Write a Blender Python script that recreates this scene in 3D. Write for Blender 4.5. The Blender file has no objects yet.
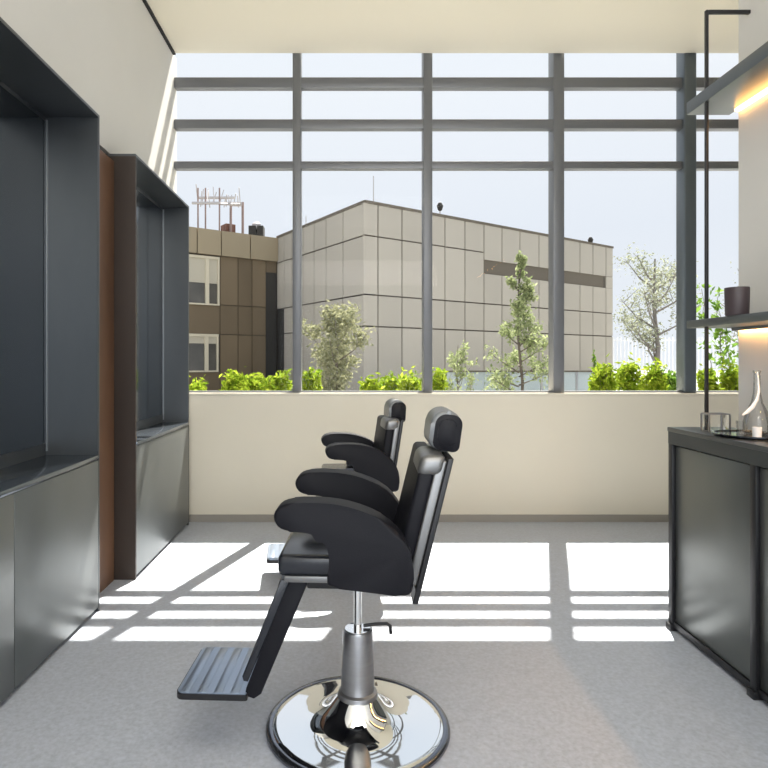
import bpy, bmesh, math, random
from mathutils import Vector, Matrix
scene = bpy.context.scene
COL = scene.collection
PI = math.pi
F, VX, VY, EYE = 610.0, 347.0, 362.0, 1.25      # lens in pixels, vanishing point, eye height

def X(px, Y): return (px - VX) * Y / F
def Z(py, Y): return EYE - (py - VY) * Y / F

# ------------------------------------------------------------------ materials
def new_mat(name):
    m = bpy.data.materials.new(name); m.use_nodes = True
    nt = m.node_tree
    return m, nt, nt.nodes['Principled BSDF']

def mat(name, col, rough=.5, metal=0., noise=0., nscale=8., stretch=(1, 1, 1), bump=0., bscale=60., spec=.5, rnoise=0., coat=0.):
    m, nt, b = new_mat(name)
    b.inputs['Base Color'].default_value = (*col, 1)
    b.inputs['Roughness'].default_value = rough
    b.inputs['Metallic'].default_value = metal
    b.inputs['Specular IOR Level'].default_value = spec
    if coat:
        b.inputs['Coat Weight'].default_value = coat
        b.inputs['Coat Roughness'].default_value = .12
    tc = nt.nodes.new('ShaderNodeTexCoord')
    mp = nt.nodes.new('ShaderNodeMapping'); mp.inputs['Scale'].default_value = stretch
    nt.links.new(tc.outputs['Object'], mp.inputs['Vector'])
    if noise or rnoise:
        n = nt.nodes.new('ShaderNodeTexNoise'); n.inputs['Scale'].default_value = nscale
        n.inputs['Detail'].default_value = 5
        nt.links.new(mp.outputs[0], n.inputs['Vector'])
        if noise:
            r = nt.nodes.new('ShaderNodeMapRange')
            r.inputs['From Min'].default_value = .25; r.inputs['From Max'].default_value = .75
            r.inputs['To Min'].default_value = 1 - noise; r.inputs['To Max'].default_value = 1 + noise
            nt.links.new(n.outputs['Fac'], r.inputs['Value'])
            mx = nt.nodes.new('ShaderNodeVectorMath'); mx.operation = 'SCALE'
            mx.inputs[0].default_value = col
            nt.links.new(r.outputs[0], mx.inputs['Scale'])
            nt.links.new(mx.outputs[0], b.inputs['Base Color'])
        if rnoise:
            r2 = nt.nodes.new('ShaderNodeMapRange')
            r2.inputs['From Min'].default_value = .3; r2.inputs['From Max'].default_value = .7
            r2.inputs['To Min'].default_value = max(0, rough - rnoise); r2.inputs['To Max'].default_value = rough + rnoise
            nt.links.new(n.outputs['Fac'], r2.inputs['Value'])
            nt.links.new(r2.outputs[0], b.inputs['Roughness'])
    if bump:
        n2 = nt.nodes.new('ShaderNodeTexNoise'); n2.inputs['Scale'].default_value = bscale; n2.inputs['Detail'].default_value = 4
        nt.links.new(tc.outputs['Object'], n2.inputs['Vector'])
        bp = nt.nodes.new('ShaderNodeBump'); bp.inputs['Strength'].default_value = bump; bp.inputs['Distance'].default_value = .01
        nt.links.new(n2.outputs['Fac'], bp.inputs['Height']); nt.links.new(bp.outputs[0], b.inputs['Normal'])
    return m

def glass_mat(name, tint=(1, 1, 1), refl=.6, haze=0.):
    m = bpy.data.materials.new(name); m.use_nodes = True; nt = m.node_tree; nt.nodes.clear()
    out = nt.nodes.new('ShaderNodeOutputMaterial')
    t = nt.nodes.new('ShaderNodeBsdfTransparent'); t.inputs[0].default_value = (*tint, 1)
    g = nt.nodes.new('ShaderNodeBsdfGlossy'); g.inputs['Roughness'].default_value = .02
    fr = nt.nodes.new('ShaderNodeFresnel'); fr.inputs[0].default_value = 1.45
    ml = nt.nodes.new('ShaderNodeMath'); ml.operation = 'MULTIPLY'; ml.inputs[1].default_value = refl
    nt.links.new(fr.outputs[0], ml.inputs[0])
    mx = nt.nodes.new('ShaderNodeMixShader')
    nt.links.new(ml.outputs[0], mx.inputs[0]); nt.links.new(t.outputs[0], mx.inputs[1]); nt.links.new(g.outputs[0], mx.inputs[2])
    last = mx
    if haze:
        d = nt.nodes.new('ShaderNodeBsdfDiffuse'); d.inputs[0].default_value = (.62, .68, .72, 1)
        m2 = nt.nodes.new('ShaderNodeMixShader'); m2.inputs[0].default_value = haze
        nt.links.new(mx.outputs[0], m2.inputs[1]); nt.links.new(d.outputs[0], m2.inputs[2]); last = m2
    nt.links.new(last.outputs[0], out.inputs[0])
    return m

def leaf_mat(name, c1, c2, trans=.45):
    m = bpy.data.materials.new(name); m.use_nodes = True; nt = m.node_tree; nt.nodes.clear()
    out = nt.nodes.new('ShaderNodeOutputMaterial')
    geo = nt.nodes.new('ShaderNodeNewGeometry')
    rp = nt.nodes.new('ShaderNodeValToRGB')
    rp.color_ramp.elements[0].color = (*c1, 1); rp.color_ramp.elements[1].color = (*c2, 1)
    nt.links.new(geo.outputs['Random Per Island'], rp.inputs[0])
    d = nt.nodes.new('ShaderNodeBsdfDiffuse'); t = nt.nodes.new('ShaderNodeBsdfTranslucent')
    nt.links.new(rp.outputs[0], d.inputs[0]); nt.links.new(rp.outputs[0], t.inputs[0])
    mx = nt.nodes.new('ShaderNodeMixShader'); mx.inputs[0].default_value = trans
    nt.links.new(d.outputs[0], mx.inputs[1]); nt.links.new(t.outputs[0], mx.inputs[2])
    nt.links.new(mx.outputs[0], out.inputs[0])
    return m

def emit_mat(name, col, s):
    m = bpy.data.materials.new(name); m.use_nodes = True; nt = m.node_tree; nt.nodes.clear()
    out = nt.nodes.new('ShaderNodeOutputMaterial'); e = nt.nodes.new('ShaderNodeEmission')
    e.inputs[0].default_value = (*col, 1); e.inputs[1].default_value = s
    nt.links.new(e.outputs[0], out.inputs[0]); return m

def panel_mat(name, col, var):
    m, nt, b = new_mat(name)
    geo = nt.nodes.new('ShaderNodeNewGeometry')
    tc = nt.nodes.new('ShaderNodeTexCoord')
    n = nt.nodes.new('ShaderNodeTexNoise'); n.inputs['Scale'].default_value = .9; n.inputs['Detail'].default_value = 6
    mp = nt.nodes.new('ShaderNodeMapping'); mp.inputs['Scale'].default_value = (1.6, 1.6, .35)
    nt.links.new(tc.outputs['Object'], mp.inputs[0]); nt.links.new(mp.outputs[0], n.inputs['Vector'])
    a = nt.nodes.new('ShaderNodeMath'); a.operation = 'ADD'
    nt.links.new(geo.outputs['Random Per Island'], a.inputs[0]); nt.links.new(n.outputs['Fac'], a.inputs[1])
    r = nt.nodes.new('ShaderNodeMapRange')
    r.inputs['From Min'].default_value = .3; r.inputs['From Max'].default_value = 1.7
    r.inputs['To Min'].default_value = 1 - var; r.inputs['To Max'].default_value = 1 + var
    nt.links.new(a.outputs[0], r.inputs[0])
    s = nt.nodes.new('ShaderNodeVectorMath'); s.operation = 'SCALE'; s.inputs[0].default_value = col
    nt.links.new(r.outputs[0], s.inputs['Scale']); nt.links.new(s.outputs[0], b.inputs['Base Color'])
    b.inputs['Roughness'].default_value = .8
    return m

M = dict(
    wall=mat('warm_white_paint', (.60, .59, .565), .85, noise=.015, nscale=3),
    backwall=mat('cream_paint', (.63, .585, .485), .8, noise=.02, nscale=2),
    ceil=mat('ceiling_paint', (.77, .72, .605), .9),
    floor=mat('polished_concrete', (.42, .445, .50), .48, noise=.17, nscale=70, bump=.12, bscale=140, rnoise=.1),
    base=mat('taupe_skirting', (.26, .24, .21), .6),
    gap=mat('shadow_gap_black', (.02, .02, .02), .9),
    alu=mat('window_grey_aluminium', (.155, .16, .17), .42, .35),
    column=mat('blue_grey_steel', (.11, .13, .148), .36, .5),
    steel=mat('dark_blackened_steel', (.106, .114, .121), .36, .75, noise=.16, nscale=2.5, stretch=(1, 1, .35), rnoise=.07),
    door=mat('satin_grey_steel', (.19, .202, .202), .38, .8, noise=.22, nscale=2.2, stretch=(1, .8, .5), rnoise=.08),
    counter=mat('polished_blue_steel', (.2, .23, .27), .16, .85),
    strip=mat('pale_corner_strip', (.4, .42, .44), .4, .8),
    rust=mat('oxidised_copper_panel', (.15, .075, .04), .5, .2, noise=.35, nscale=3, stretch=(1, 1, .3)),  # orange reflection on dark steel, put into the base colour
    black=mat('black_metal', (.012, .012, .014), .38, .2),
    barpanel=mat('graphite_brushed_panel', (.17, .178, .17), .34, .8, noise=.1, nscale=3, stretch=(1, 1, .3), rnoise=.04),
    ctop=mat('dark_counter_steel', (.055, .063, .068), .3, .6),
    bronze=mat('dark_bronze_panel', (.05, .038, .032), .45, .4, noise=.2, nscale=3, stretch=(1, 1, .3)),  # dark steel side with its brown reflection put into the colour
    shelf=mat('grey_green_steel', (.115, .128, .132), .36, .6),
    leather=mat('black_leather', (.006, .006, .009), .5, bump=.05, bscale=220, spec=.2),
    seatlea=mat('seat_leather', (.012, .014, .02), .2, bump=.02, bscale=200, spec=.55),
    headlea=mat('headrest_leather', (.16, .17, .18), .34, spec=.8),  # grey of the sky reflection put into the leather colour
    chrome=mat('polished_chrome', (.86, .87, .88), .035, 1.),
    rim=mat('dark_chrome_rim', (.2, .21, .24), .18, .95),
    brushed=mat('brushed_steel', (.36, .36, .37), .33, .95, noise=.08, nscale=6, stretch=(1, 1, 12)),
    silver=mat('silver_shell', (.22, .22, .22), .38, .85),
    cup=mat('aubergine_ceramic', (.045, .032, .036), .5),
    white=mat('white_porcelain', (.85, .85, .85), .3),
    tray=mat('dark_tray', (.03, .035, .045), .12, .6),
    pane=glass_mat('window_glass', (.985, .99, .99), .08),
    gobj=glass_mat('clear_glass', (.985, .99, .99), .7, .02),
    rail=glass_mat('hazy_glass', (.72, .78, .8), .5, .45),
    dark=mat('joint_shadow', (.1, .085, .07), .9),
    clad=panel_mat('concrete_cladding', (.43, .395, .34), .07),
    wingclad=panel_mat('brown_cladding', (.17, .128, .08), .24),  # brown cladding, darkened in colour for the shade below the parapet
    parapet=panel_mat('parapet_cladding', (.33, .27, .18), .10),
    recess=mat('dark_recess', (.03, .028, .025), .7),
    slot=mat('slot_shade', (.13, .11, .085), .8),
    winframe=mat('cream_window_frame', (.62, .56, .43), .6),
    blind=mat('pale_blind', (.5, .46, .37), .8),
    darkglass=mat('far_window_glass', (.09, .085, .075), .12, 0, noise=.3, nscale=1.5),
    roofmetal=mat('weathered_pale_steel', (.5, .48, .48), .5, .2),
    roofrust=mat('rusty_box', (.2, .1, .07), .8, noise=.3),
    ground=mat('terrace_paving', (.3, .3, .29), .9, noise=.15, nscale=2),
    bark=mat('grey_bark', (.12, .1, .085), .9, noise=.3, nscale=12),
    palebark=mat('pale_bark', (.2, .18, .165), .9, noise=.2, nscale=12),
    shrub=leaf_mat('bright_shrub_leaf', (.13, .22, .015), (.36, .44, .05)),
    shrub2=leaf_mat('mid_green_leaf', (.1, .2, .03), (.25, .38, .08)),
    pale=leaf_mat('pale_green_leaf', (.2, .25, .11), (.42, .46, .26), .4),
    grey=leaf_mat('grey_green_leaf', (.25, .27, .19), (.44, .46, .34), .35),
    olive=leaf_mat('dusty_olive_leaf', (.18, .19, .11), (.4, .4, .25), .35),
    fence=mat('white_metal_fence', (.9, .92, .96), .6),
    led=emit_mat('warm_light_strip', (1., .52, .17), 13),
    ledlow=emit_mat('warm_hidden_strip', (1., .5, .16), 95),
    fixture=emit_mat('ceiling_lamp_glow', (1., .96, .9), 2.),
)

# ------------------------------------------------------------------ builders
def box(bm, x0, x1, y0, y1, z0, z1, bev=0., seg=2):
    vs = [bm.verts.new((x, y, z)) for x in (x0, x1) for y in (y0, y1) for z in (z0, z1)]
    q = [(0, 1, 3, 2), (4, 6, 7, 5), (0, 4, 5, 1), (2, 3, 7, 6), (0, 2, 6, 4), (1, 5, 7, 3)]
    fs = [bm.faces.new([vs[i] for i in f]) for f in q]
    if bev:
        es = list({e for f in fs for e in f.edges})
        bmesh.ops.bevel(bm, geom=es, offset=bev, segments=seg, profile=.5, affect='EDGES', clamp_overlap=True)

def prism(bm, pts, axis, a, b, bev=0., seg=3):
    """outline pts extruded along an axis; 'y': pts are (x,z); 'z': pts are (x,y); 'x': pts are (y,z)"""
    def p(u, v, w):
        return {'y': (u, w, v), 'z': (u, v, w), 'x': (w, u, v)}[axis]
    A = [bm.verts.new(p(u, v, a)) for u, v in pts]; B = [bm.verts.new(p(u, v, b)) for u, v in pts]
    fa = bm.faces.new(A); fb = bm.faces.new(B[::-1])
    n = len(pts)
    for i in range(n):
        bm.faces.new([A[i], B[i], B[(i + 1) % n], A[(i + 1) % n]])
    if bev:
        es = list(fa.edges) + list(fb.edges)
        bmesh.ops.bevel(bm, geom=es, offset=bev, segments=seg, profile=.5, affect='EDGES', clamp_overlap=True)
    bmesh.ops.recalc_face_normals(bm, faces=bm.faces[:])

def lathe(bm, prof, seg=48, cx=0, cy=0, closed=True):
    rings = []
    for r, z in prof:
        if r < 1e-5: rings.append([bm.verts.new((cx, cy, z))])
        else: rings.append([bm.verts.new((cx + r * math.cos(2 * PI * i / seg), cy + r * math.sin(2 * PI * i / seg), z)) for i in range(seg)])
    for a, b in zip(rings, rings[1:]):
        for i in range(seg):
            j = (i + 1) % seg
            if len(a) == 1: bm.faces.new([a[0], b[i], b[j]])
            elif len(b) == 1: bm.faces.new([a[i], b[0], a[j]])
            else: bm.faces.new([a[i], b[i], b[j], a[j]])
    bmesh.ops.recalc_face_normals(bm, faces=bm.faces[:])

def tube(bm, pts, r, seg=8, r1=None):
    pts = [Vector(p) for p in pts]; n = len(pts); rings = []
    for i, p in enumerate(pts):
        d = (pts[min(i + 1, n - 1)] - pts[max(i - 1, 0)]).normalized()
        up = Vector((0, 0, 1)) if abs(d.z) < .9 else Vector((1, 0, 0))
        a = d.cross(up).normalized(); b = d.cross(a).normalized()
        rr = r if r1 is None else r + (r1 - r) * i / max(1, n - 1)
        rings.append([bm.verts.new(p + a * rr * math.cos(2 * PI * k / seg) + b * rr * math.sin(2 * PI * k / seg)) for k in range(seg)])
    for A, B in zip(rings, rings[1:]):
        for k in range(seg):
            bm.faces.new([A[k], A[(k + 1) % seg], B[(k + 1) % seg], B[k]])
    bm.faces.new(rings[0][::-1]); bm.faces.new(rings[-1])

def smooth(pts, it=2):
    for _ in range(it):
        q = []
        for i in range(len(pts)):
            a = pts[i]; b = pts[(i + 1) % len(pts)]
            q.append((a[0] * .75 + b[0] * .25, a[1] * .75 + b[1] * .25)); q.append((a[0] * .25 + b[0] * .75, a[1] * .25 + b[1] * .75))
        pts = q
    return pts

ROOT = {}
def thing(name, label, cat, loc=(0, 0, 0), group=None, kind=None):
    o = bpy.data.objects.new(name, None); COL.objects.link(o); o.location = loc; o.empty_display_size = .1
    ROOT[o.name] = Vector(loc)
    if label: o['label'] = label
    if cat: o['category'] = cat
    if group: o['group'] = group
    if kind: o['kind'] = kind
    return o

def link(name, me, m, parent):
    me.materials.append(m)
    o = bpy.data.objects.new(name, me); COL.objects.link(o)
    if parent:
        o.parent = parent; ROOT[o.name] = ROOT[parent.name]
    else:
        ROOT[o.name] = Vector((0, 0, 0))
    return o

def obj(name, bm, m, parent=None, flat=False, label=None, ang=35, world=True):
    """link a bmesh built in world coordinates as one mesh object (part when parent given)"""
    org = ROOT[parent.name] if parent else None
    if not parent and bm.verts:           # origin at the base centre of the thing
        xs = [v.co.x for v in bm.verts]; ys = [v.co.y for v in bm.verts]; zs = [v.co.z for v in bm.verts]
        org = Vector(((min(xs) + max(xs)) / 2, (min(ys) + max(ys)) / 2, min(zs)))
    if world: bmesh.ops.translate(bm, verts=bm.verts[:], vec=-org)
    bmesh.ops.recalc_face_normals(bm, faces=bm.faces[:])
    me = bpy.data.meshes.new(name); bm.to_mesh(me); bm.free()
    if not flat:
        me.polygons.foreach_set('use_smooth', [True] * len(me.polygons)); me.set_sharp_from_angle(angle=math.radians(ang))
    o = link(name, me, m, parent)
    if not parent:
        o.location = org; ROOT[o.name] = org
    if label: o['label'] = label
    return o

def bx(name, d, m, parent=None, bev=0., label=None):
    bm = bmesh.new(); box(bm, *d, bev=bev); return obj(name, bm, m, parent, label=label)

def tag(o, label, cat, group=None):
    o['label'] = label; o['category'] = cat
    if group: o['group'] = group
    return o
def struct(name, bm, m):
    o = obj(name, bm, m); o['kind'] = 'structure'; return o
def sbox(name, d, m, bev=0.):
    bm = bmesh.new()
    for q in (d if isinstance(d, list) else [d]): box(bm, *q, bev=bev)
    return struct(name, bm, m)

# ------------------------------------------------------------------ room shell
WL, WR, YB, CZ = -1.37, 1.81, 4.78, 3.68
YI, YO = 4.827, 4.895
YR = -2.2                                          # rear of the room, left open so sky light fills in
sbox('floor', (-1.9, 3.75, YR, 5.0, -.12, 0), M['floor'])
sbox('ceiling', [(-1.9, 3.75, YR, 4.80, CZ, CZ + .3), (-1.9, 3.75, 4.80, 4.95, 4.0, 4.1)], M['ceil'])
sbox('wall_left', [(-1.9, WL, YR, 3.3, 2.5, CZ), (-1.9, WL, 3.3, 4.9, 2.455, CZ), (-1.9, WL, YR, 1.48, 0, 2.5),
                   (-1.9, -1.6, 1.48, 4.7, 0, 2.455), (-1.9, WL, 4.70, 4.9, 0, 2.455)], M['wall'])
sbox('wall_back', (-1.9, 3.75, YB, 5.0, 0, .985), M['backwall'])
sbox('wall_right', [(WR, 3.75, YR, 2.82, 0, CZ), (3.6, 3.75, 2.82, 5.0, 0, CZ)], M['wall'])
sbox('trim_1', (WL, WL + .022, YR, 4.8, CZ - .014, CZ), M['gap'])
sbox('baseboard_back', (WL, 3.6, YB - .014, YB, 0, .055), M['base'])
sbox('trim_2', (WL, 3.6, YB - .008, 5.02, .985, 1.007), M['backwall'], bev=.003)

# ------------------------------------------------------------------ window wall
win = thing('window_1', None, None, (1.1, YI, 1.007), kind='structure')
railz = [(Z(168.5, YI), Z(161, YI)), (Z(128.5, YI), Z(119, YI)), (Z(87.5, YI), Z(77, YI))]
for a, b in railz:
    bx('rail', (WL, 3.6, YI, YO, a, b), M['alu'], win, bev=.006)
bx('sill_rail', (WL, 3.6, YI, YO, 1.007, 1.02), M['alu'], win)
mull = [(292.5, 301), (423.5, 432.5), (553.5, 564.5)]
xm = [WL]
for a, b in mull:
    bm = bmesh.new(); box(bm, X(a, YI - .01), X(b, YI - .01), YI - .01, YO + .05, 1.007, 4.0, bev=.006)
    obj('mullion', bm, M['alu'], win); xm.append((X(a, YI) + X(b, YI)) / 2)
xa, xb = X(684.5, 4.795), X(697, 4.795)
bm = bmesh.new(); box(bm, xa, xb, 4.795, 4.925, 1.007, 4.0, bev=.012, seg=3)
obj('column_casing', bm, M['column'], win)
xm += [(xa + xb) / 2, 3.6]
zs = [1.02] + [v for p in railz for v in p] + [4.0]
for i in range(len(xm) - 1):
    for k in range(0, len(zs), 2):
        bx('glass_pane', (xm[i], xm[i + 1], YI + .03, YI + .036, zs[k], zs[k + 1]), M['pane'], win)

# ------------------------------------------------------------------ styling stations on the left
def station(label, xf, depth, y0, y1, top, ncut, flange, ctr_z):
    xb = xf - depth
    r = thing('styling_station', label, 'cabinet', (xf - depth / 2, (y0 + y1) / 2, 0), 'built-in styling stations along the left wall')
    t = .014
    bx('top_panel', (xb, xf, y0, y1, top - t, top), M['steel'], r)
    for ya, yb in ((y0, y0 + t), (y1 - t, y1)):
        bx('side_panel', (xb, xf, ya, yb, 0, top - t), M['bronze'] if flange and ya == y0 else M['steel'], r)
    bx('back_panel', (xb - .015, xb, y0, y1, .0, top), M['steel'], r)
    bx('mirror', (xb, xb + .006, y0 + .03, y1 - .03, ctr_z + .06, top - .04), MIR, r, label='dark tinted mirror')
    bx('corner_strip', (xb + .006, xb + .012, y1 - t - .01, y1 - t, ctr_z + .02, top - .03), M['strip'], r)
    bx('end_lining', (xb + .02, xf - .004, y1 - t - .006, y1 - t - .001, ctr_z + .02, top - t - .004), M['steel'], r)
    bx('counter_top', (xb, xf + .004, y0 + t, y1 - t, ctr_z - .022, ctr_z), M['counter'], r, bev=.003)
    bx('plinth', (xb, xf - .06, y0 + t, y1 - t, 0, .02), M['black'], r)
    if flange: bx('end_flange', (xf - .078, xf, y1 - t - .012, y1 - t - .007, ctr_z + .02, top - t), M['steel'], r)
    n = ncut; L = (y1 - y0 - 2 * t) / n
    for k in range(n):
        a = y0 + t + k * L
        bx('door', (xf - .02, xf, a + .002, a + L - .002, .022, ctr_z - .026), M['door'], r, bev=.002)
    return r
MIR = mat('smoked_mirror', (.13, .145, .16), .1, .95)
station('long dark steel station nearest the viewer, with a seam between two doors', -1.245, .265, 1.50, 3.07, 2.49, 2, False, .785)
station('shorter dark steel station by the window wall, with one door', -1.213, .2, 3.50, 4.685, 2.445, 1, True, .79)
tag(bx('infill_panel', (-1.40, -1.335, 3.075, 3.495, 0, 2.40), M['rust']), 'rust brown panel closing the gap between the two steel stations', 'panel')  # panel added to carry the warm reflection as brown colour

# ------------------------------------------------------------------ bar counter on the right
r = thing('bar_cabinet', 'long black framed counter with graphite panels along the right wall', 'cabinet', (1.66, 1.85, 0))
CX, CT = 1.513, .945
bx('counter_top', (CX - .006, WR - .004, .9, 2.872, CT - .02, CT), M['ctop'], r, bev=.003)
bx('fascia', (CX - .002, CX + .02, .9, 2.87, CT - .078, CT - .02), M['ctop'], r)
bx('carcass', (CX + .03, WR - .006, .905, 2.86, .02, CT - .02), M['black'], r)
for y in (.9, 1.575, 2.255, 2.835):
    w = .034
    bm = bmesh.new(); box(bm, CX - .002, CX + .03, y, y + w, 0, CT - .078, bev=.002)
    box(bm, CX - .012, CX + .03, y - .004, y + w + .004, 0, .03, bev=.002)
    obj('post', bm, M['black'], r)
for a, b in ((.934, 1.575), (1.609, 2.255), (2.289, 2.835)):
    bx('door_panel', (CX + .012, CX + .028, a + .003, b - .003, .045, CT - .085), M['barpanel'], r, bev=.002)
bx('bottom_rail', (CX + .004, CX + .028, .9, 2.86, .018, .044), M['black'], r)

def shelf(label, z0, z1, ledw, gy):
    s = thing('wall_shelf', label, 'shelf', (1.71, 1.9, z0), 'steel shelves on the right wall')
    bx('board', (1.605, WR - .002, .9, 2.885, z0, z1), M['shelf'], s, bev=.003)
    bx('light_strip', (WR - ledw - .002, WR - .002, .95, 2.81, z0 - (.012 if ledw > .015 else .006), z0 - .0005), M['led'] if ledw > .015 else M['ledlow'], s, label='warm glowing light strip')
    if ledw < .015:
        bx('valance', (WR - .026, WR - .022, .95, 2.83, z0 - .015, z0), M['shelf'], s)
    return s
shelf('upper grey steel shelf high on the right wall with glowing strip beneath', 2.417, 2.476, .022, 0)
shelf('lower grey steel shelf on the right wall carrying a dark cup', 1.409, 1.444, .012, 0)
bm = bmesh.new()
rx, ry = 1.615, 2.74
box(bm, rx - .006, rx + .006, ry - .008, ry + .008, CT, 2.829, bev=.002)
box(bm, rx + .007, WR - .001, ry - .008, ry + .008, 2.813, 2.829, bev=.002)
tag(obj('support_rod', bm, M['black']), 'thin black rod rising from counter past both shelves, bent to wall', 'rod')

bm = bmesh.new(); cx, cy = X(737, 2.56), 2.56
lathe(bm, [(0, 1.4445), (.041, 1.4445), (.044, 1.45), (.0465, 1.558), (.0455, 1.562), (.042, 1.559), (.039, 1.46), (0, 1.456)], 40, cx, cy)
tag(obj('cup', bm, M['cup']), 'dark aubergine tumbler standing on the lower wall shelf', 'cup')

# things on the counter
tx, ty = 1.662, 2.50
bm = bmesh.new(); lathe(bm, [(0, CT + .001), (.135, CT + .001), (.143, CT + .006), (.143, CT + .012), (.138, CT + .012), (.132, CT + .007), (0, CT + .006)], 64, tx, ty)
tag(obj('round_tray', bm, M['tray']), 'dark round glossy tray lying on the black counter', 'tray')
TZ = CT + .0075
def tumbler(x, y, rad, h, name, label, m, cat, base=TZ, group=None):
    bm = bmesh.new(); lathe(bm, [(0, base), (rad * .9, base), (rad, base + h), (rad - .003, base + h), (rad * .9 - .003, base + .006), (0, base + .006)], 32, x, y)
    return tag(obj(name, bm, m), label, cat, group)
j = thing('glass_jar', 'square clear glass jar with thin dark edges at counter far end', 'jar', (1.62, 2.68, CT))
jx, jy, jw, jh = 1.622, 2.685, .045, .075
bm = bmesh.new(); box(bm, jx - jw, jx + jw, jy - .03, jy + .03, CT + .001, CT + jh, bev=.004); obj('body', bm, M['gobj'], j)
bm = bmesh.new()
for sx in (-1, 1):
    for sy in (-1, 1):
        box(bm, jx + sx * jw - .003, jx + sx * jw + .003, jy + sy * .03 - .003, jy + sy * .03 + .003, CT + .001, CT + jh)
for sx in (-1, 1): box(bm, jx + sx * jw - .002, jx + sx * jw + .002, jy - .03, jy + .03, CT + jh, CT + jh + .005)
for sy in (-1, 1): box(bm, jx - jw, jx + jw, jy + sy * .03 - .002, jy + sy * .03 + .002, CT + jh, CT + jh + .005)
obj('edge_frame', bm, M['brushed'], j)
tumbler(X(741, 2.56), 2.56, .019, .05, 'drinking_glass', 'small clear glass on the tray left of the carafe', M['gobj'], 'glass')
tumbler(X(757, 2.41), 2.41, .017, .04, 'small_cup', 'small white cup on the tray under the carafe', M['white'], 'cup')
c = thing('carafe', 'tall clear glass carafe with a curved white plume inside, on tray', 'carafe', (1.672, 2.51, TZ))
cx, cy = X(757, 2.51), 2.51
prof = [(0, TZ), (.04, TZ), (.05, TZ + .012), (.05, TZ + .05), (.04, TZ + .09), (.022, TZ + .13), (.014, TZ + .17), (.012, TZ + .25), (.016, TZ + .262)]
bm = bmesh.new(); lathe(bm, prof + [(r - .002, z + .001) for r, z in prof[::-1][:-1]] + [(0, TZ + .003)], 40, cx, cy)
obj('body', bm, M['gobj'], c)
pl = [(757.5, 372, .002), (758.5, 382, .0035), (759, 392, .005), (757, 400, .007), (752.5, 407, .009), (747, 412, .008), (742.5, 415, .003)]
bm = bmesh.new(); pv = []
for px, py, w in pl:
    pv.append((X(px, 2.49), Z(py, 2.49), w))
ring = []
for i, (x, z, w) in enumerate(pv):
    a = pv[max(i - 1, 0)]; b = pv[min(i + 1, len(pv) - 1)]
    d = Vector((b[0] - a[0], b[1] - a[1])).normalized(); n = Vector((-d.y, d.x))
    ring.append([bm.verts.new((x + n.x * w * s, 2.49 + q, z + n.y * w * s)) for s, q in ((1, 0), (0, -.5 * w), (-1, 0), (0, .5 * w))])
for A, B in zip(ring, ring[1:]):
    for k in range(4): bm.faces.new([A[k], A[(k + 1) % 4], B[(k + 1) % 4], B[k]])
bm.faces.new(ring[0]); bm.faces.new(ring[-1][::-1])
obj('plume', bm, M['white'], c, label='curved white plume')  # curved white shape modelled inside the glass

def rrect(x0, x1, z0, z1, rs, k=7):
    out = []
    for (cx, cz, r_, a0) in ((x1, z1, rs[0], 0), (x0, z1, rs[1], 90), (x0, z0, rs[2], 180), (x1, z0, rs[3], 270)):
        sx = -1 if cx == x1 else 1; sz = -1 if cz == z1 else 1
        for q in range(k + 1):
            a = math.radians(a0 + 90 * q / k); out.append((cx + sx * r_ + r_ * math.cos(a), cz + sz * r_ + r_ * math.sin(a)))
    return out
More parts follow.
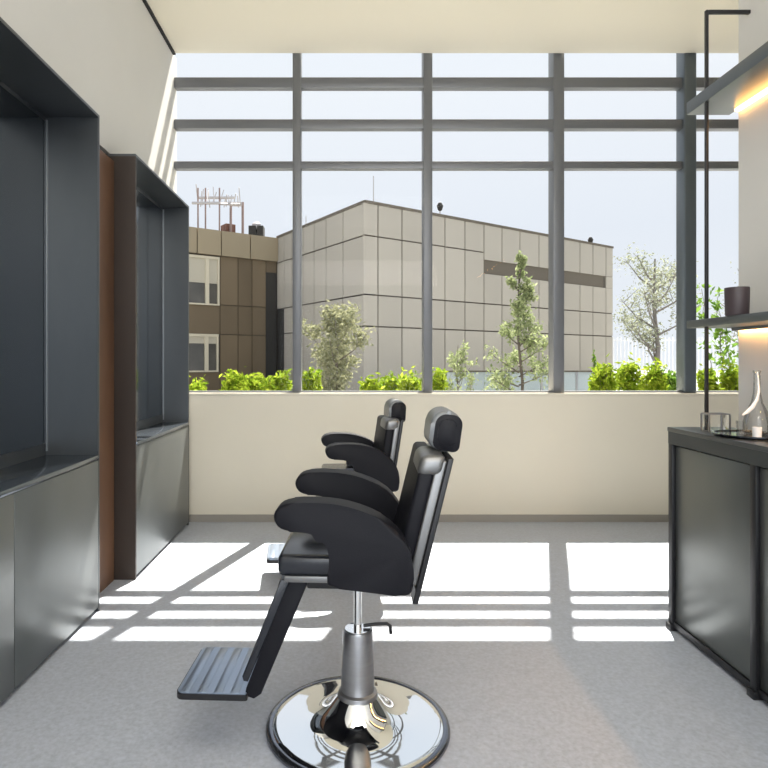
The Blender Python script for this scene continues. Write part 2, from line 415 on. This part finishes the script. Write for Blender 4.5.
# ------------------------------------------------------------------ barber chairs (built at origin, facing -x)
def make_chair(loc, label):
    r = thing('barber_chair', label, 'chair', (0, 0, 0), 'black barber chairs in front of the stations')
    BY = .065
    dome = [(0, .004), (.292, .004), (.298, .012), (.293, .018), (.27, .0205), (.23, .0235), (.19, .028), (.158, .035), (.132, .046), (.11, .061), (.094, .078), (.08, .096), (.07, .108), (0, .108)]
    bm = bmesh.new(); lathe(bm, dome, 96, 0, BY); obj('base', bm, M['chrome'], r, ang=50, label='polished chrome dome base')
    bm = bmesh.new(); lathe(bm, [(.288, 0), (.308, 0), (.314, .006), (.312, .014), (.303, .02), (.29, .019), (.288, 0)], 96, 0, BY); obj('base_rim', bm, M['rim'], r, ang=60)
    bm = bmesh.new(); lathe(bm, [(0, .1), (.066, .1), (.069, .11), (.066, .122), (.0575, .128), (.052, .325), (.05, .333), (.0, .335)], 48, 0, BY); obj('pump_cylinder', bm, M['brushed'], r)
    bm = bmesh.new(); lathe(bm, [(0, .334), (.044, .334), (.044, .337), (0, .338)], 40, 0, BY); obj('cylinder_cap', bm, M['chrome'], r)
    bm = bmesh.new(); lathe(bm, [(0, .2), (.0135, .2), (.0135, .575), (0, .575)], 24, 0, BY); obj('piston', bm, M['chrome'], r)
    bm = bmesh.new(); tube(bm, [(.02, BY, .345), (.06, BY + .01, .347), (.1, BY + .02, .345), (.112, BY + .02, .337), (.114, BY + .02, .31)], .006, 8); obj('pump_lever', bm, M['black'], r)
    # seat
    bm = bmesh.new(); box(bm, -.15, .17, -.17, .17, .555, .585, bev=.006); obj('seat_pan', bm, M['black'], r)
    for s in (-1, 1):
        bm = bmesh.new(); box(bm, -.215, .1, s * .187 - .009, s * .187 + .009, .583, .603, bev=.003); obj('seat_rail', bm, M['silver'], r, label='silver rail under the cushion')
    bm = bmesh.new(); box(bm, -.237, .18, -.192, .192, .598, .664, bev=.018, seg=4); obj('seat', bm, M['seatlea'], r)
    # arms
    raw = [(274.5, 514), (277, 506), (284, 500.5), (296, 498.5), (312, 498), (334, 499), (355, 503), (378, 513), (397, 528), (409, 545), (414.5, 561),
           (415.5, 583), (413, 593), (405, 595.5), (370, 591.5), (331, 587.5), (328, 583), (331, 562), (330, 552), (326.5, 544), (320.5, 537.5), (311, 533.5),
           (300, 532.3), (288, 532), (280, 529), (275.5, 522)]
    pts = smooth([((px - VX) / 346.6 - .027, EYE - (py - VY) / 346.6 - (.013 * min(1, (525 - py) / 18) if py < 525 else 0)) for px, py in raw], 1)
    for s in (-1, 1):
        bm = bmesh.new(); prism(bm, pts, 'y', -.278 if s < 0 else .21, -.194 if s < 0 else .295, bev=.014, seg=4); obj('armrest', bm, M['leather'], r, ang=60)
    # back: outline in the side plane, sheared backwards
    k = (.282 - .176) / (.959 - .526)
    def bk(x0, x1, z0, z1, y0, y1, bev, seg=3):
        bm = bmesh.new(); box(bm, x0, x1, y0, y1, z0, z1, bev=bev, seg=seg)
        for v in bm.verts: v.co.x += (v.co.z - .959) * k
        return bm
    back = obj('backrest', bk(.199, .247, .66, .962, -.2, .2, .012), M['leather'], r)
    obj('back_shell', bk(.245, .276, .58, .955, -.2, .2, .006), M['silver'], r, label='silver shell behind the pad')
    obj('back_board', bk(.276, .293, .526, .962, -.203, .203, .003), M['black'], r)
    obj('top_cap', bk(.193, .272, .908, .972, -.206, .02, .022, 4), M['silver'], r, label='rounded silver bracket at the top')
    bm = bmesh.new(); tube(bm, [(.27, -.03, .93), (.288, -.03, 1.0)], .009, 10); obj('headrest_post', bm, M['chrome'], r)
    bm = bmesh.new(); tube(bm, [(.27, .05, .93), (.288, .05, 1.0)], .009, 10); obj('headrest_post', bm, M['chrome'], r)
    Rh = Matrix.Rotation(math.radians(8), 3, 'Y')
    bm = bmesh.new(); prism(bm, rrect(-.05, .05, -.066, .066, (.042, .05, .03, .022)), 'y', -.105, .105, bev=.016, seg=4)
    bmesh.ops.rotate(bm, verts=bm.verts[:], cent=(0, 0, 0), matrix=Rh * .95)
    bmesh.ops.translate(bm, verts=bm.verts[:], vec=(.280, 0, 1.034)); hd = obj('headrest', bm, M['headlea'], r, ang=60)
    for s in (-1, 1):
        bm = bmesh.new(); prism(bm, rrect(-.036, .053, -.067, .055, (.03, .038, .028, .02)), 'y', s * .1045 - .004, s * .1045 + .004, bev=.003, seg=2)
        prism(bm, rrect(-.024, .036, -.05, .04, (.024, .03, .024, .018)), 'y', s * .1045 - .0065, s * .1045 + .0065, bev=.003, seg=2)
        bmesh.ops.rotate(bm, verts=bm.verts[:], cent=(0, 0, 0), matrix=Rh * .95)
        bmesh.ops.translate(bm, verts=bm.verts[:], vec=(.280, 0, 1.034)); obj('side_pad', bm, M['leather'], hd, label='black side pad')
    # leg rest and foot plate
    leg = [(-.199, .585), (-.215, .55), (-.340, .24), (-.346, .214), (-.316, .205), (-.294, .22), (-.145, .575), (-.145, .59)]
    bm = bmesh.new(); prism(bm, leg, 'y', -.155, .145, bev=.006, seg=2); obj('leg_rest', bm, M['leather'], r)
    pad = [(-.200, .582), (-.236, .575), (-.243, .55), (-.354, .272), (-.35, .258), (-.336, .256)]
    bm = bmesh.new(); prism(bm, pad, 'y', -.152, .142, bev=.005, seg=2); obj('calf_pad', bm, M['seatlea'], r)
    plate = rrect(-.56, -.335, -.168, .142, (.008, .025, .025, .008))
    bm = bmesh.new(); prism(bm, plate, 'z', .206, .224, 0); obj('foot_plate', bm, M['black'], r)
    bm = bmesh.new()
    prism(bm, rrect(-.557, -.338, -.165, .139, (.006, .023, .023, .006)), 'z', .2235, .226)
    for i in range(4): box(bm, -.545 + i * .052, -.545 + i * .052 + .028, -.16, .134, .2255, .227, bev=.0006)
    obj('tread', bm, mat('ribbed_steel_tread', (.32, .38, .48), .3, .8), r, label='ribbed steel tread')
    r.location = loc; r.rotation_euler.z = math.radians(-2.5)
    return r
ch1 = make_chair((.034, 2.03, 0), 'front black barber chair on a chrome base, its footrest towards the stations')
def copy_tree(o, parent=None):
    c = o.copy(); COL.objects.link(c); c.parent = parent
    for k in list(o.children): copy_tree(k, c)
    return c
ch2 = copy_tree(ch1); ch2.location = (.095, 3.6, 0); ch2.rotation_euler.z = math.radians(5)
ch2['label'] = 'rear black barber chair half hidden behind the front one, nearer the window'
for o in ch2.children:
    n = o.name.split('.')[0]
    if n not in ('base', 'base_rim', 'pump_cylinder', 'cylinder_cap', 'pump_lever'):
        o.location.z -= .075 if n in ('foot_plate', 'tread') else .04
    if n in ('backrest', 'back_shell', 'back_board', 'top_cap', 'headrest_post', 'headrest'):
        a = math.radians(-5); R = Matrix.Rotation(a, 4, 'Y'); piv = Vector((.18, 0, .6))
        o.rotation_euler.y = a; o.location = piv - (R @ piv) + Vector((-.055, 0, -.075 if n in ('headrest', 'headrest_post') else -.045))

# ------------------------------------------------------------------ outside: ground, planter, plants
sbox('trim_3', (-40, 60, 5.0, 90, -.3, -.02), M['ground']).name = 'ground_outside'
bm = bmesh.new(); box(bm, -2.2, 4.2, 5.1, 5.85, -.02, .955); tag(obj('planter', bm, M['backwall']), 'long pale planter box outside below the window', 'planter')

def leaf_cloud(pts, size, seed, squash=.55):
    rnd = random.Random(seed); vs = []; fs = []
    for p in pts:
        d = Vector((rnd.gauss(0, 1), rnd.gauss(0, 1), rnd.gauss(0, 1))).normalized()
        e = d.orthogonal().normalized(); e.rotate(Matrix.Rotation(rnd.uniform(0, 6.28), 3, d))
        f = d.cross(e); s = size * rnd.uniform(.6, 1.35); i = len(vs)
        p = Vector(p)
        vs += [p - e * s, p + f * s * squash * .8 + d * s * .15, p + e * s, p - f * s * squash * .8 + d * s * .15]
        fs.append((i, i + 1, i + 2, i + 3))
    return vs, fs

def foliage(name, pts, size, seed, m, parent):
    vs, fs = leaf_cloud(pts, size, seed); o0 = ROOT[parent.name]
    me = bpy.data.meshes.new(name); me.from_pydata([v - o0 for v in vs], [], fs)
    return link(name, me, m, parent)

SH = 'low shrubs in the planter behind the window sill'
def shrub(px, wpx, ytop, Y, seed, label, m='shrub', n=None, size=.03):
    rnd = random.Random(seed); x = X(px, Y); zt = Z(ytop, Y); zb = .955; h = zt - zb; w = wpx * Y / F
    r = thing('shrub', label, 'shrub', (x, Y, zb), SH)
    bm = bmesh.new(); tips = []
    for i in range(9):
        a = rnd.uniform(0, 6.28); rr = rnd.uniform(.1, .85) * w; t = (x + math.cos(a) * rr, Y + math.sin(a) * min(rr, .1), zb + h * rnd.uniform(.6, .95))
        b = (x + math.cos(a) * rr * .25, Y + math.sin(a) * .05, zb + .002)
        tube(bm, [b, [(b[q] + t[q]) / 2 + rnd.uniform(-.01, .01) for q in range(3)], t], .005, 5, .002); tips.append((b, t))
    obj('stems', bm, M['bark'], r)
    pts = []
    for i in range(n or int(1150 * w / .2)):
        if rnd.random() < .5:
            b, t = rnd.choice(tips); f = rnd.uniform(.3, 1.05); s = .035
            pts.append([b[q] + (t[q] - b[q]) * f + rnd.gauss(0, s) for q in range(3)])
        else:
            a = rnd.uniform(0, 6.28); q = math.sqrt(rnd.random()); zz = rnd.random()
            pts.append((x + math.cos(a) * q * w, Y + math.sin(a) * q * min(w, .12), zb + h * (.8 - .3 * q * q + .2 * math.sin(a * 3 + seed)) * zz + rnd.gauss(0, .015)))
    lo_ = zb + size * 1.2
    pts = [p for p in pts if p[2] > lo_ and abs(p[0] - x) < w * 1.02]
    foliage('foliage', pts, size, seed + 50, M[m], r)
for i, a in enumerate([
    (197, 9, 384, 5.4, 'lowest bright shrub, just right of the far station edge'),
    (234, 13, 373, 5.45, 'rounded green shrub in front of the brown wing, leftmost of three together'),
    (256, 12, 377, 5.4, 'smaller shrub between two others in front of the brown wing'),
    (279, 13, 375, 5.4, 'bright shrub close to the left side of the leftmost window mullion'),
    (310, 11, 371, 5.4, 'bright tall shrub close to the right side of the leftmost window mullion'),
    (371, 11, 381, 5.4, 'low thin shrub below the corner of the concrete building'),
    (391, 12, 377, 5.45, 'shrub between the building corner and the middle mullion'),
    (411, 13, 376, 5.4, 'full shrub touching the left side of the middle mullion'),
    (438, 8, 371, 5.4, 'narrow shrub directly right of the middle mullion'),
    (603, 14, 364, 5.5, 'tall yellow green shrub at the foot of the building far edge'),
    (628, 14, 361, 5.45, 'widest bright shrub between the building and the bare tree trunk'),
    (653, 11, 364, 5.4, 'bright shrub in front of the bare tree trunk'),
    (670, 8, 372, 5.5, 'narrow darker shrub touching the left of the thick column'),
    (708, 9, 368, 5.5, 'shrub seen between the thick column and the black rod'),
    (732, 10, 364, 5.45, 'shrub under the climbing plant at the right end of the window')]):
    px, w, yt, Y, lab = a; Y = 5.3 if i % 2 or i == 14 else 5.56
    shrub(px, w, yt, Y, 100 + i, lab, 'shrub' if i != 12 else 'shrub2')

def branch_tree(name, label, cat, px, Y, base_z, ytop, spread_px, m, bark, seed, nleaf, size, shape='round', trunk_r=.05, clear=.3, cz=None, group=None):
    rnd = random.Random(seed); x = X(px, Y); zt = Z(ytop, Y); w = spread_px * Y / F; h = zt - base_z
    r = thing(name, label, cat, (x, Y, base_z), group)
    bm = bmesh.new(); tw = []
    tube(bm, [(x, Y, base_z), (x + .02 * h, Y, base_z + h * .35), (x - .01 * h, Y, base_z + h * .65), (x, Y, zt - h * .06)], trunk_r, 8, trunk_r * .25)
    nb = 26 if shape == 'cone' else 18
    for i in range(nb):
        f = clear + (1 - clear) * (i + rnd.random()) / nb
        g = (f - clear) / (1 - clear)
        reach = w * ((1 - g) ** .85 * 1.1 + .03) if shape == 'cone' else w * (math.sqrt(max(.02, 1 - (2 * g - 1) ** 2)) * .9 + .1)
        a = rnd.uniform(0, 6.28); s = Vector((x, Y, base_z + h * f * (.8 if shape != 'cone' else 1)))
        rise = h * (.05 if shape == 'cone' else .16)
        e = s + Vector((math.cos(a) * reach, math.sin(a) * reach, rise + rnd.uniform(0, h * .06)))
        mid = (s + e) / 2 + Vector((0, 0, -.03 * h if shape != 'cone' else .0))
        tube(bm, [s, mid, e], trunk_r * .4, 6, trunk_r * .08); tw.append((s, e))
        for q in range(4):
            f2 = rnd.uniform(.35, .95); p = s.lerp(e, f2)
            d = Vector((rnd.uniform(-1, 1), rnd.uniform(-1, 1), rnd.uniform(-.1, 1))).normalized() * reach * rnd.uniform(.25, .5)
            tube(bm, [p, p + d], trunk_r * .15, 5, trunk_r * .05); tw.append((p, p + d))
    obj('trunk', bm, M[bark], r)
    pts = []
    for i in range(nleaf):
        s, e = rnd.choice(tw); f = rnd.uniform(.25, 1.08)
        pts.append(s.lerp(e, f) + Vector((rnd.gauss(0, 1), rnd.gauss(0, 1), rnd.gauss(0, 1))) * w * (.11 if shape != 'cone' else .04 + .1 * max(0, (zt - s.z) / h)))
    foliage('foliage', pts, size, seed + 7, M[m], r)
    return r
branch_tree('young_tree', 'slender cone shaped pale green tree before the dark wall slot', 'tree', 519, 9, -.02, 264, 34, 'pale', 'bark', 3, 4600, .031, 'cone', .03, .22)
branch_tree('leafy_bush', 'loose olive green bush tree before the building left face', 'tree', 337, 9, -.02, 301, 34, 'olive', 'bark', 5, 4600, .036, 'round', .03, .35)
branch_tree('bare_tree', 'large sparse grey green tree standing right of the building', 'tree', 655, 20, -.02, 250, 42, 'grey', 'palebark', 11, 3800, .05, 'round', .1, .3)
branch_tree('bare_tree', 'pale distant tree partly hidden by the right wall end', 'tree', 752, 23, -.02, 262, 42, 'grey', 'palebark', 13, 900, .045, 'round', .08, .3)
branch_tree('thin_bush', 'faint pale bush right of the middle mullion before the concrete wall', 'bush', 458, 8.6, -.02, 338, 17, 'pale', 'bark', 17, 800, .03, 'round', .015, .3)
branch_tree('thin_bush', 'small thin green bush right of the third mullion, by glass railing', 'bush', 594, 8.6, -.02, 356, 9, 'shrub2', 'bark', 19, 260, .03, 'cone', .012, .3)
# climbing plant
r = thing('climbing_plant', 'tall bright leafy climber seen between black rod and right wall', 'plant', (X(724, 5.7), 5.7, .957))
bm = bmesh.new(); rnd = random.Random(8); pts = []
for k in range(5):
    p = Vector((X(716 + k * 5, 5.7), 5.7, .957)); path = [p.copy()]
    for i in range(7):
        p = p + Vector((rnd.uniform(-.05, .045), rnd.uniform(-.02, .02), (Z(288 + k * 9, 5.7) - .957) / 7)); path.append(p.copy())
        for q in range(9): pts.append(p + Vector((rnd.gauss(0, .035), rnd.gauss(0, .02), abs(rnd.gauss(0, .04)))))
    tube(bm, path, .004, 5, .002)
obj('stems', bm, M['bark'], r); foliage('foliage', pts, .036, 9, M['shrub2'], r)

# glass railing
r = thing('glass_railing', 'low hazy glass railing beyond the plants before the concrete wall', 'railing', (X(520, 10), 10, -.02))
xs0, xs1 = X(436, 10), X(612, 10); n = 5
for i in range(n):
    a = xs0 + (xs1 - xs0) * i / n; b = xs0 + (xs1 - xs0) * (i + 1) / n
    bx('glass_panel', (a + .02, b - .02, 10, 10.012, .03, 1.085), M['rail'], r)
for i in range(n + 1):
    a = xs0 + (xs1 - xs0) * i / n
    bx('post', (a - .012, a + .012, 9.99, 10.02, -.02, 1.09), M['brushed'], r)
bx('handrail', (xs0, xs1, 9.985, 10.03, 1.085, 1.11), M['dark'], r)

# white fence far right
r = thing('metal_fence', 'distant white picket fence behind the sparse tree', 'fence', (X(690, 28), 28, -.02))
bm = bmesh.new(); x = X(606, 28)
while x < X(770, 28):
    box(bm, x, x + .04, 28, 28.04, -.02, Z(337, 28)); x += .17
obj('pickets', bm, M['fence'], r)
for zz in (.3, Z(341, 28)): bx('rail', (X(606, 28), X(770, 28), 28.04, 28.08, zz, zz + .06), M['fence'], r)

# ------------------------------------------------------------------ the concrete building opposite
Cc = Vector((X(365, 18), 18)); HT = 5.97
Rr = Vector((X(613, 25.26), 25.26)) - Cc; RL = Rr.length; Rr.normalize()
Ll = Vector((X(277, 23.2), 23.2)) - Cc; LL = Ll.length; Ll.normalize(); 
def on_face(px, P, d):
    """distance along a vertical wall (through P, along d) where the sight line through column px meets it"""
    k = (px - VX) / F
    return (k * P.y - P.x) / (d.x - k * d.y)
def zat(py, P, d, u): return Z(py, P.y + d.y * u)
b = thing('office_building', 'pale concrete panelled building block with a sharp corner facing the window', 'building', (Cc.x, Cc.y, -.02))
def fp(P, d, u, off=0, n=None): return P + d * u + (n * off if n else Vector((0, 0)))
def quadbox(bm, P, d, n, u0, u1, z0, z1, o0, o1):
    c = [P + d * u0 + n * o0, P + d * u1 + n * o0, P + d * u1 + n * o1, P + d * u0 + n * o1]
    A = [bm.verts.new((v.x, v.y, z0)) for v in c]; B = [bm.verts.new((v.x, v.y, z1)) for v in c]
    bm.faces.new(A[::-1]); bm.faces.new(B)
    for i in range(4): bm.faces.new([A[i], A[(i + 1) % 4], B[(i + 1) % 4], B[i]])
nR = Vector((Rr.y, -Rr.x)); nL = Vector((-Ll.y, Ll.x))
bm = bmesh.new(); quadbox(bm, Cc, Rr, -nR, .42, RL, -.02, HT - .03, .05, LL + 3); obj('wall_core', bm, M['dark'], b, flat=True)
rows = [-.02, EYE + 1.06, EYE + 2.0, EYE + 3.75, HT]
g = .022
# right face
seams = [0] + [on_face(p, Cc, Rr) for p in (378, 402, 427, 445, 465, 484)]
bm = bmesh.new()
for i in range(len(seams) - 1):
    for k in range(4):
        quadbox(bm, Cc, Rr, nR, seams[i] + (g if i else -.05), seams[i + 1] - g, rows[k] + g, rows[k + 1] - g, -.05, 0)
s2 = [on_face(p, Cc, Rr) for p in (484, 502, 520, 539, 558, 580, 593, 606)] + [RL]
us = s2[0]; zst = zat(259.5, Cc, Rr, us); zsb = zat(273.5, Cc, Rr, us); ue = on_face(604, Cc, Rr)
for i in range(len(s2) - 1):
    a, c2 = s2[i] + g, s2[i + 1] - g
    quadbox(bm, Cc, Rr, nR, a, c2, zst + .005, HT - g, -.05, 0)
    if a < ue: pass
    else: quadbox(bm, Cc, Rr, nR, a, c2, zsb, zst - .01, -.05, 0)
    quadbox(bm, Cc, Rr, nR, a, c2, rows[2] + g, zsb - .005, -.05, 0)
    quadbox(bm, Cc, Rr, nR, a, c2, rows[1] + g, rows[2] - g, -.05, 0)
    quadbox(bm, Cc, Rr, nR, a, c2, rows[0] + g, rows[1] - g, -.05, 0)
# left face
sl = [0] + [on_face(p, Cc, Ll) for p in (343, 326, 314, 303, 292, 284)] + [LL]
for i in range(len(sl) - 1):
    for k in range(4):
        if i == len(sl) - 2 and k < 2: continue
        quadbox(bm, Cc, Ll, nL, sl[i] + (g if i else 0), sl[i + 1] - g, rows[k] + g, rows[k + 1] - g, -.05, 0)
obj('cladding', bm, M['clad'], b, flat=True)
bm = bmesh.new(); quadbox(bm, Cc, Rr, nR, us + g, ue, zsb, zst, -.3, -.045); obj('window_slot', bm, M['slot'], b, flat=True, label='long dark horizontal slot')
bm = bmesh.new(); quadbox(bm, Cc, Rr, nR, 0, RL, HT - .02, HT + .06, -.25, .03); quadbox(bm, Cc, Ll, nL, 0, LL, HT - .02, HT + .06, -.25, .03); obj('coping', bm, M['slot'], b, flat=True)

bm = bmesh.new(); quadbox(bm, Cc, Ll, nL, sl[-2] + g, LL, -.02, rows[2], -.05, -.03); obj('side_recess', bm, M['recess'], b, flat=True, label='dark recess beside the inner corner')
# brown wing at the left
I0 = Cc + Ll * LL; W = -Rr
Wn = nR
wg = thing('building_wing', 'lower brown building wing with cream framed windows on the left', 'building', (I0.x, I0.y, -.02))
WLn = 7.5
bm = bmesh.new(); quadbox(bm, I0, W, -Wn, 0, WLn, -.02, HT - .05, .05, 5); obj('wall_core', bm, M['dark'], wg, flat=True)
uw = lambda p: on_face(p, I0, W)
zpar = zat(257, I0, W, uw(230))
bm = bmesh.new(); sp = [0, uw(249), uw(220), uw(196), WLn]
for i in range(4): quadbox(bm, I0, W, Wn, sp[i] + .02, sp[i + 1] - .02, zpar, HT - .03, -.05, .12)
obj('parapet', bm, M['parapet'], wg, flat=True)
bm = bmesh.new(); sw = [uw(266), uw(252), uw(238), uw(220)]
zr = [-.02, zat(335, I0, W, uw(240)), zat(306, I0, W, uw(240)), zpar]
for i in range(3):
    for k in range(3): quadbox(bm, I0, W, Wn, sw[i] + .015, sw[i + 1] - .015, zr[k] + .015, zr[k + 1] - .015, -.05, 0)
for k in range(3):
    if k == 1: quadbox(bm, I0, W, Wn, sw[3] + .015, WLn, zr[1], zr[2] - .015, -.05, 0)
z3 = zat(372, I0, W, uw(210))
quadbox(bm, I0, W, Wn, sw[3] + .015, WLn, -.02, z3, -.05, 0)
quadbox(bm, I0, W, Wn, 0.02, sw[0] - .015, zat(272, I0, W, .5), zpar, -.05, 0)
obj('cladding', bm, M['wingclad'], wg, flat=True)
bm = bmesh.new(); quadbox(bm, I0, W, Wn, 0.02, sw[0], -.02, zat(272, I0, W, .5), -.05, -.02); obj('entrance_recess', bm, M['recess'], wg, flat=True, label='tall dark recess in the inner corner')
def far_window(u0, u1, z0, z1, bl):
    bm = bmesh.new(); t = .09
    quadbox(bm, I0, W, Wn, u0, u1, z1 - t, z1, -.04, .06); quadbox(bm, I0, W, Wn, u0, u1, z0, z0 + t * .6, -.04, .06)
    um = u0 + (u1 - u0) * .30
    for a in (u0, um, u1 - t): quadbox(bm, I0, W, Wn, a, a + t * (1.5 if a == um else .7), z0, z1, -.04, .05)
    f = obj('window', bm, M['winframe'], wg, flat=True)
    bm = bmesh.new(); quadbox(bm, I0, W, Wn, u0, u1, z0, z1, -.05, -.02); obj('pane', bm, M['darkglass'], f, flat=True)
    bm = bmesh.new(); quadbox(bm, I0, W, Wn, u0 + .03, u1 - .03, z1 - (z1 - z0) * bl, z1 - t, -.02, 0); obj('blind', bm, M['blind'], f, flat=True)
far_window(uw(219), uw(184), zat(305, I0, W, uw(205)), zat(256, I0, W, uw(205)), .55)
far_window(uw(218), uw(184), zat(372, I0, W, uw(205)), zat(334, I0, W, uw(205)), .25)

# roof things
def roofbox(name, label, cat, px0, px1, ytop, m, back=.9, extra=None):
    P = I0 - Wn * back
    u0, u1 = on_face(px0, P, W), on_face(px1, P, W); zt = Z(ytop, (P + W * ((u0 + u1) / 2)).y)
    bm = bmesh.new(); quadbox(bm, P, W, -Wn, u1, u0, HT - .06, zt, 0, .5); return tag(obj(name, bm, m, flat=True), label, cat)
roofbox('roof_box', 'rusty brown box on the wing roof below the steel frame', 'box', 226, 235.5, 224, M['roofrust'])
a = thing('roof_vent', 'black twin vent boxes with pale round cap on the wing roof', 'vent', (X(255, 22.6), 22.6, HT - .06))
for p0, p1 in ((248.5, 255.5), (257, 263)):
    bm = bmesh.new(); box(bm, X(p0, 23), X(p1, 23), 23, 23.5, HT - .06, Z(225.5, 23)); obj('vent_box', bm, M['recess'], a, flat=True)
bm = bmesh.new(); zc = Z(225.5, 23); lathe(bm, [(0, zc - .1), (.16, zc - .1), (.17, zc + .1), (.1, zc + .17), (0, zc + .18)], 24, X(255.5, 23), 23.25); obj('round_cap', bm, M['roofmetal'], a)
fr = thing('roof_frame', 'open pale steel lattice frame standing on the wing roof', 'frame', (X(215, 22), 22, HT - .06))
bm = bmesh.new(); Yf = 22.0
ztop = Z(203, Yf)
for px in (198, 205.5, 219.5): tube(bm, [(X(px, Yf), Yf, HT - .06), (X(px, Yf), Yf, Z(188, Yf))], .03, 6)
for px in (225.5, 238): tube(bm, [(X(px, Yf), Yf + 1, HT - .06), (X(px, Yf), Yf + 1, Z(195, Yf))], .05, 6)
obj('upright', bm, mat('rust_streaked_steel', (.3, .22, .2), .7), fr)
bm = bmesh.new()
for py, p0, p1, dy in ((203, 192, 220, 0), (194, 195, 232, .5), (196, 192, 238, 1.), (198, 226, 238, 1.)):
    tube(bm, [(X(p0, Yf), Yf + dy, Z(py, Yf)), (X(p1, Yf), Yf + dy, Z(py, Yf))], .05, 6)
tube(bm, [(X(220, Yf), Yf, Z(204, Yf)), (X(236, Yf), Yf + 1, Z(197, Yf))], .05, 6)
rnd = random.Random(2)
for i in range(16):
    px = 192 + i * 3; tube(bm, [(X(px, Yf), Yf + rnd.random(), Z(201, Yf)), (X(px + rnd.uniform(-2, 4), Yf), Yf + rnd.random(), Z(rnd.uniform(183, 192), Yf))], .018, 5)
obj('lattice', bm, M['roofmetal'], fr)
def pole(px, ytop, Y, head, label, yb=None):
    p = thing('roof_antenna', label, 'antenna', (X(px, Y), Y, HT - .05))
    bm = bmesh.new(); tube(bm, [(X(px, Y), Y, HT - .05), (X(px, Y), Y, Z(ytop, Y))], .018, 6); obj('mast', bm, M['roofmetal'], p)
    if head:
        z = Z(ytop, Y); bm = bmesh.new(); lathe(bm, [(0, z - .02), (.07, z + .03), (.11, z + .17), (.06, z + .27), (0, z + .3)], 16, X(px, Y), Y); obj('lamp_head', bm, M['recess'], p)
pole(373.5, 176, 19, False, 'very thin tall mast rising behind the building corner')
pole(440, 211, 20.6, True, 'short pole with rounded head on the roof right of middle mullion')
pole(590.5, 244, 25, True, 'small dark knob on the far right end of the roof')
pole(306, 216, 21.8, False, 'short thin roof pole right of the leftmost mullion')

# ------------------------------------------------------------------ light
w = bpy.data.worlds.new('sky'); scene.world = w; w.use_nodes = True; nt = w.node_tree
bg = nt.nodes['Background']; tc = nt.nodes.new('ShaderNodeTexCoord'); sp_ = nt.nodes.new('ShaderNodeSeparateXYZ'); rp = nt.nodes.new('ShaderNodeValToRGB')
nt.links.new(tc.outputs['Generated'], sp_.inputs[0]); nt.links.new(sp_.outputs['Z'], rp.inputs[0]); nt.links.new(rp.outputs[0], bg.inputs[0])
cr = rp.color_ramp; cr.elements[0].position = 0; cr.elements[0].color = (.86, .9, .96, 1)
cr.elements[1].position = .6; cr.elements[1].color = (.84, .91, 1., 1)
e = cr.elements.new(.2); e.color = (.82, .87, .95, 1)
e = cr.elements.new(.4); e.color = (.9, .94, 1., 1)
bg.inputs[1].default_value = 1.0
sd = bpy.data.lights.new('sun', 'SUN'); sd.energy = 20; sd.angle = math.radians(.5); sd.color = (1, .95, .86)
so = bpy.data.objects.new('sun', sd); COL.objects.link(so); so.location = (5, 15, 20)
so.rotation_euler = Vector((-.33, -1, -1.79)).to_track_quat('-Z', 'Y').to_euler()
def area(name, loc, dirv, sx, sy, e, col):
    ld = bpy.data.lights.new(name, 'AREA'); ld.shape = 'RECTANGLE'; ld.size = sx; ld.size_y = sy; ld.energy = e; ld.color = col
    lo = bpy.data.objects.new(name, ld); COL.objects.link(lo); lo.location = loc
    lo.rotation_euler = Vector(dirv).to_track_quat('-Z', 'Y').to_euler()
area('ceiling_lamp', (.2, .6, CZ - .05), (0, .25, -1), 2.4, 1.6, 42, (1, .97, .93))  # added overhead fill for the interior, no fixture modelled
area('shopfront_daylight', (.2, YR, 1.7), (0, 1, .1), 3.0, 3.0, 95, (.88, .94, 1))  # unseen fill behind the camera, added to lift the interior
area('cove_uplight', (.2, -1.9, 2.95), (0, 1.2, 1), 3.0, .7, 75, (1, .95, .86))  # upward fill added to brighten the ceiling, no cove there

# ------------------------------------------------------------------ camera and view
cd = bpy.data.cameras.new('camera'); cam = bpy.data.objects.new('camera', cd); COL.objects.link(cam)
cam.location = (0, 0, EYE); cam.rotation_euler = (PI / 2, 0, 0)
cd.sensor_fit = 'HORIZONTAL'; cd.sensor_width = 36; cd.lens = 36 * F / 768
cd.shift_x = (384 - VX) / 768; cd.shift_y = (VY - 384) / 768
cd.clip_start = .05; cd.clip_end = 300
scene.camera = cam
scene.view_settings.view_transform = 'Standard'
scene.view_settings.look = 'None'
scene.view_settings.exposure = 0
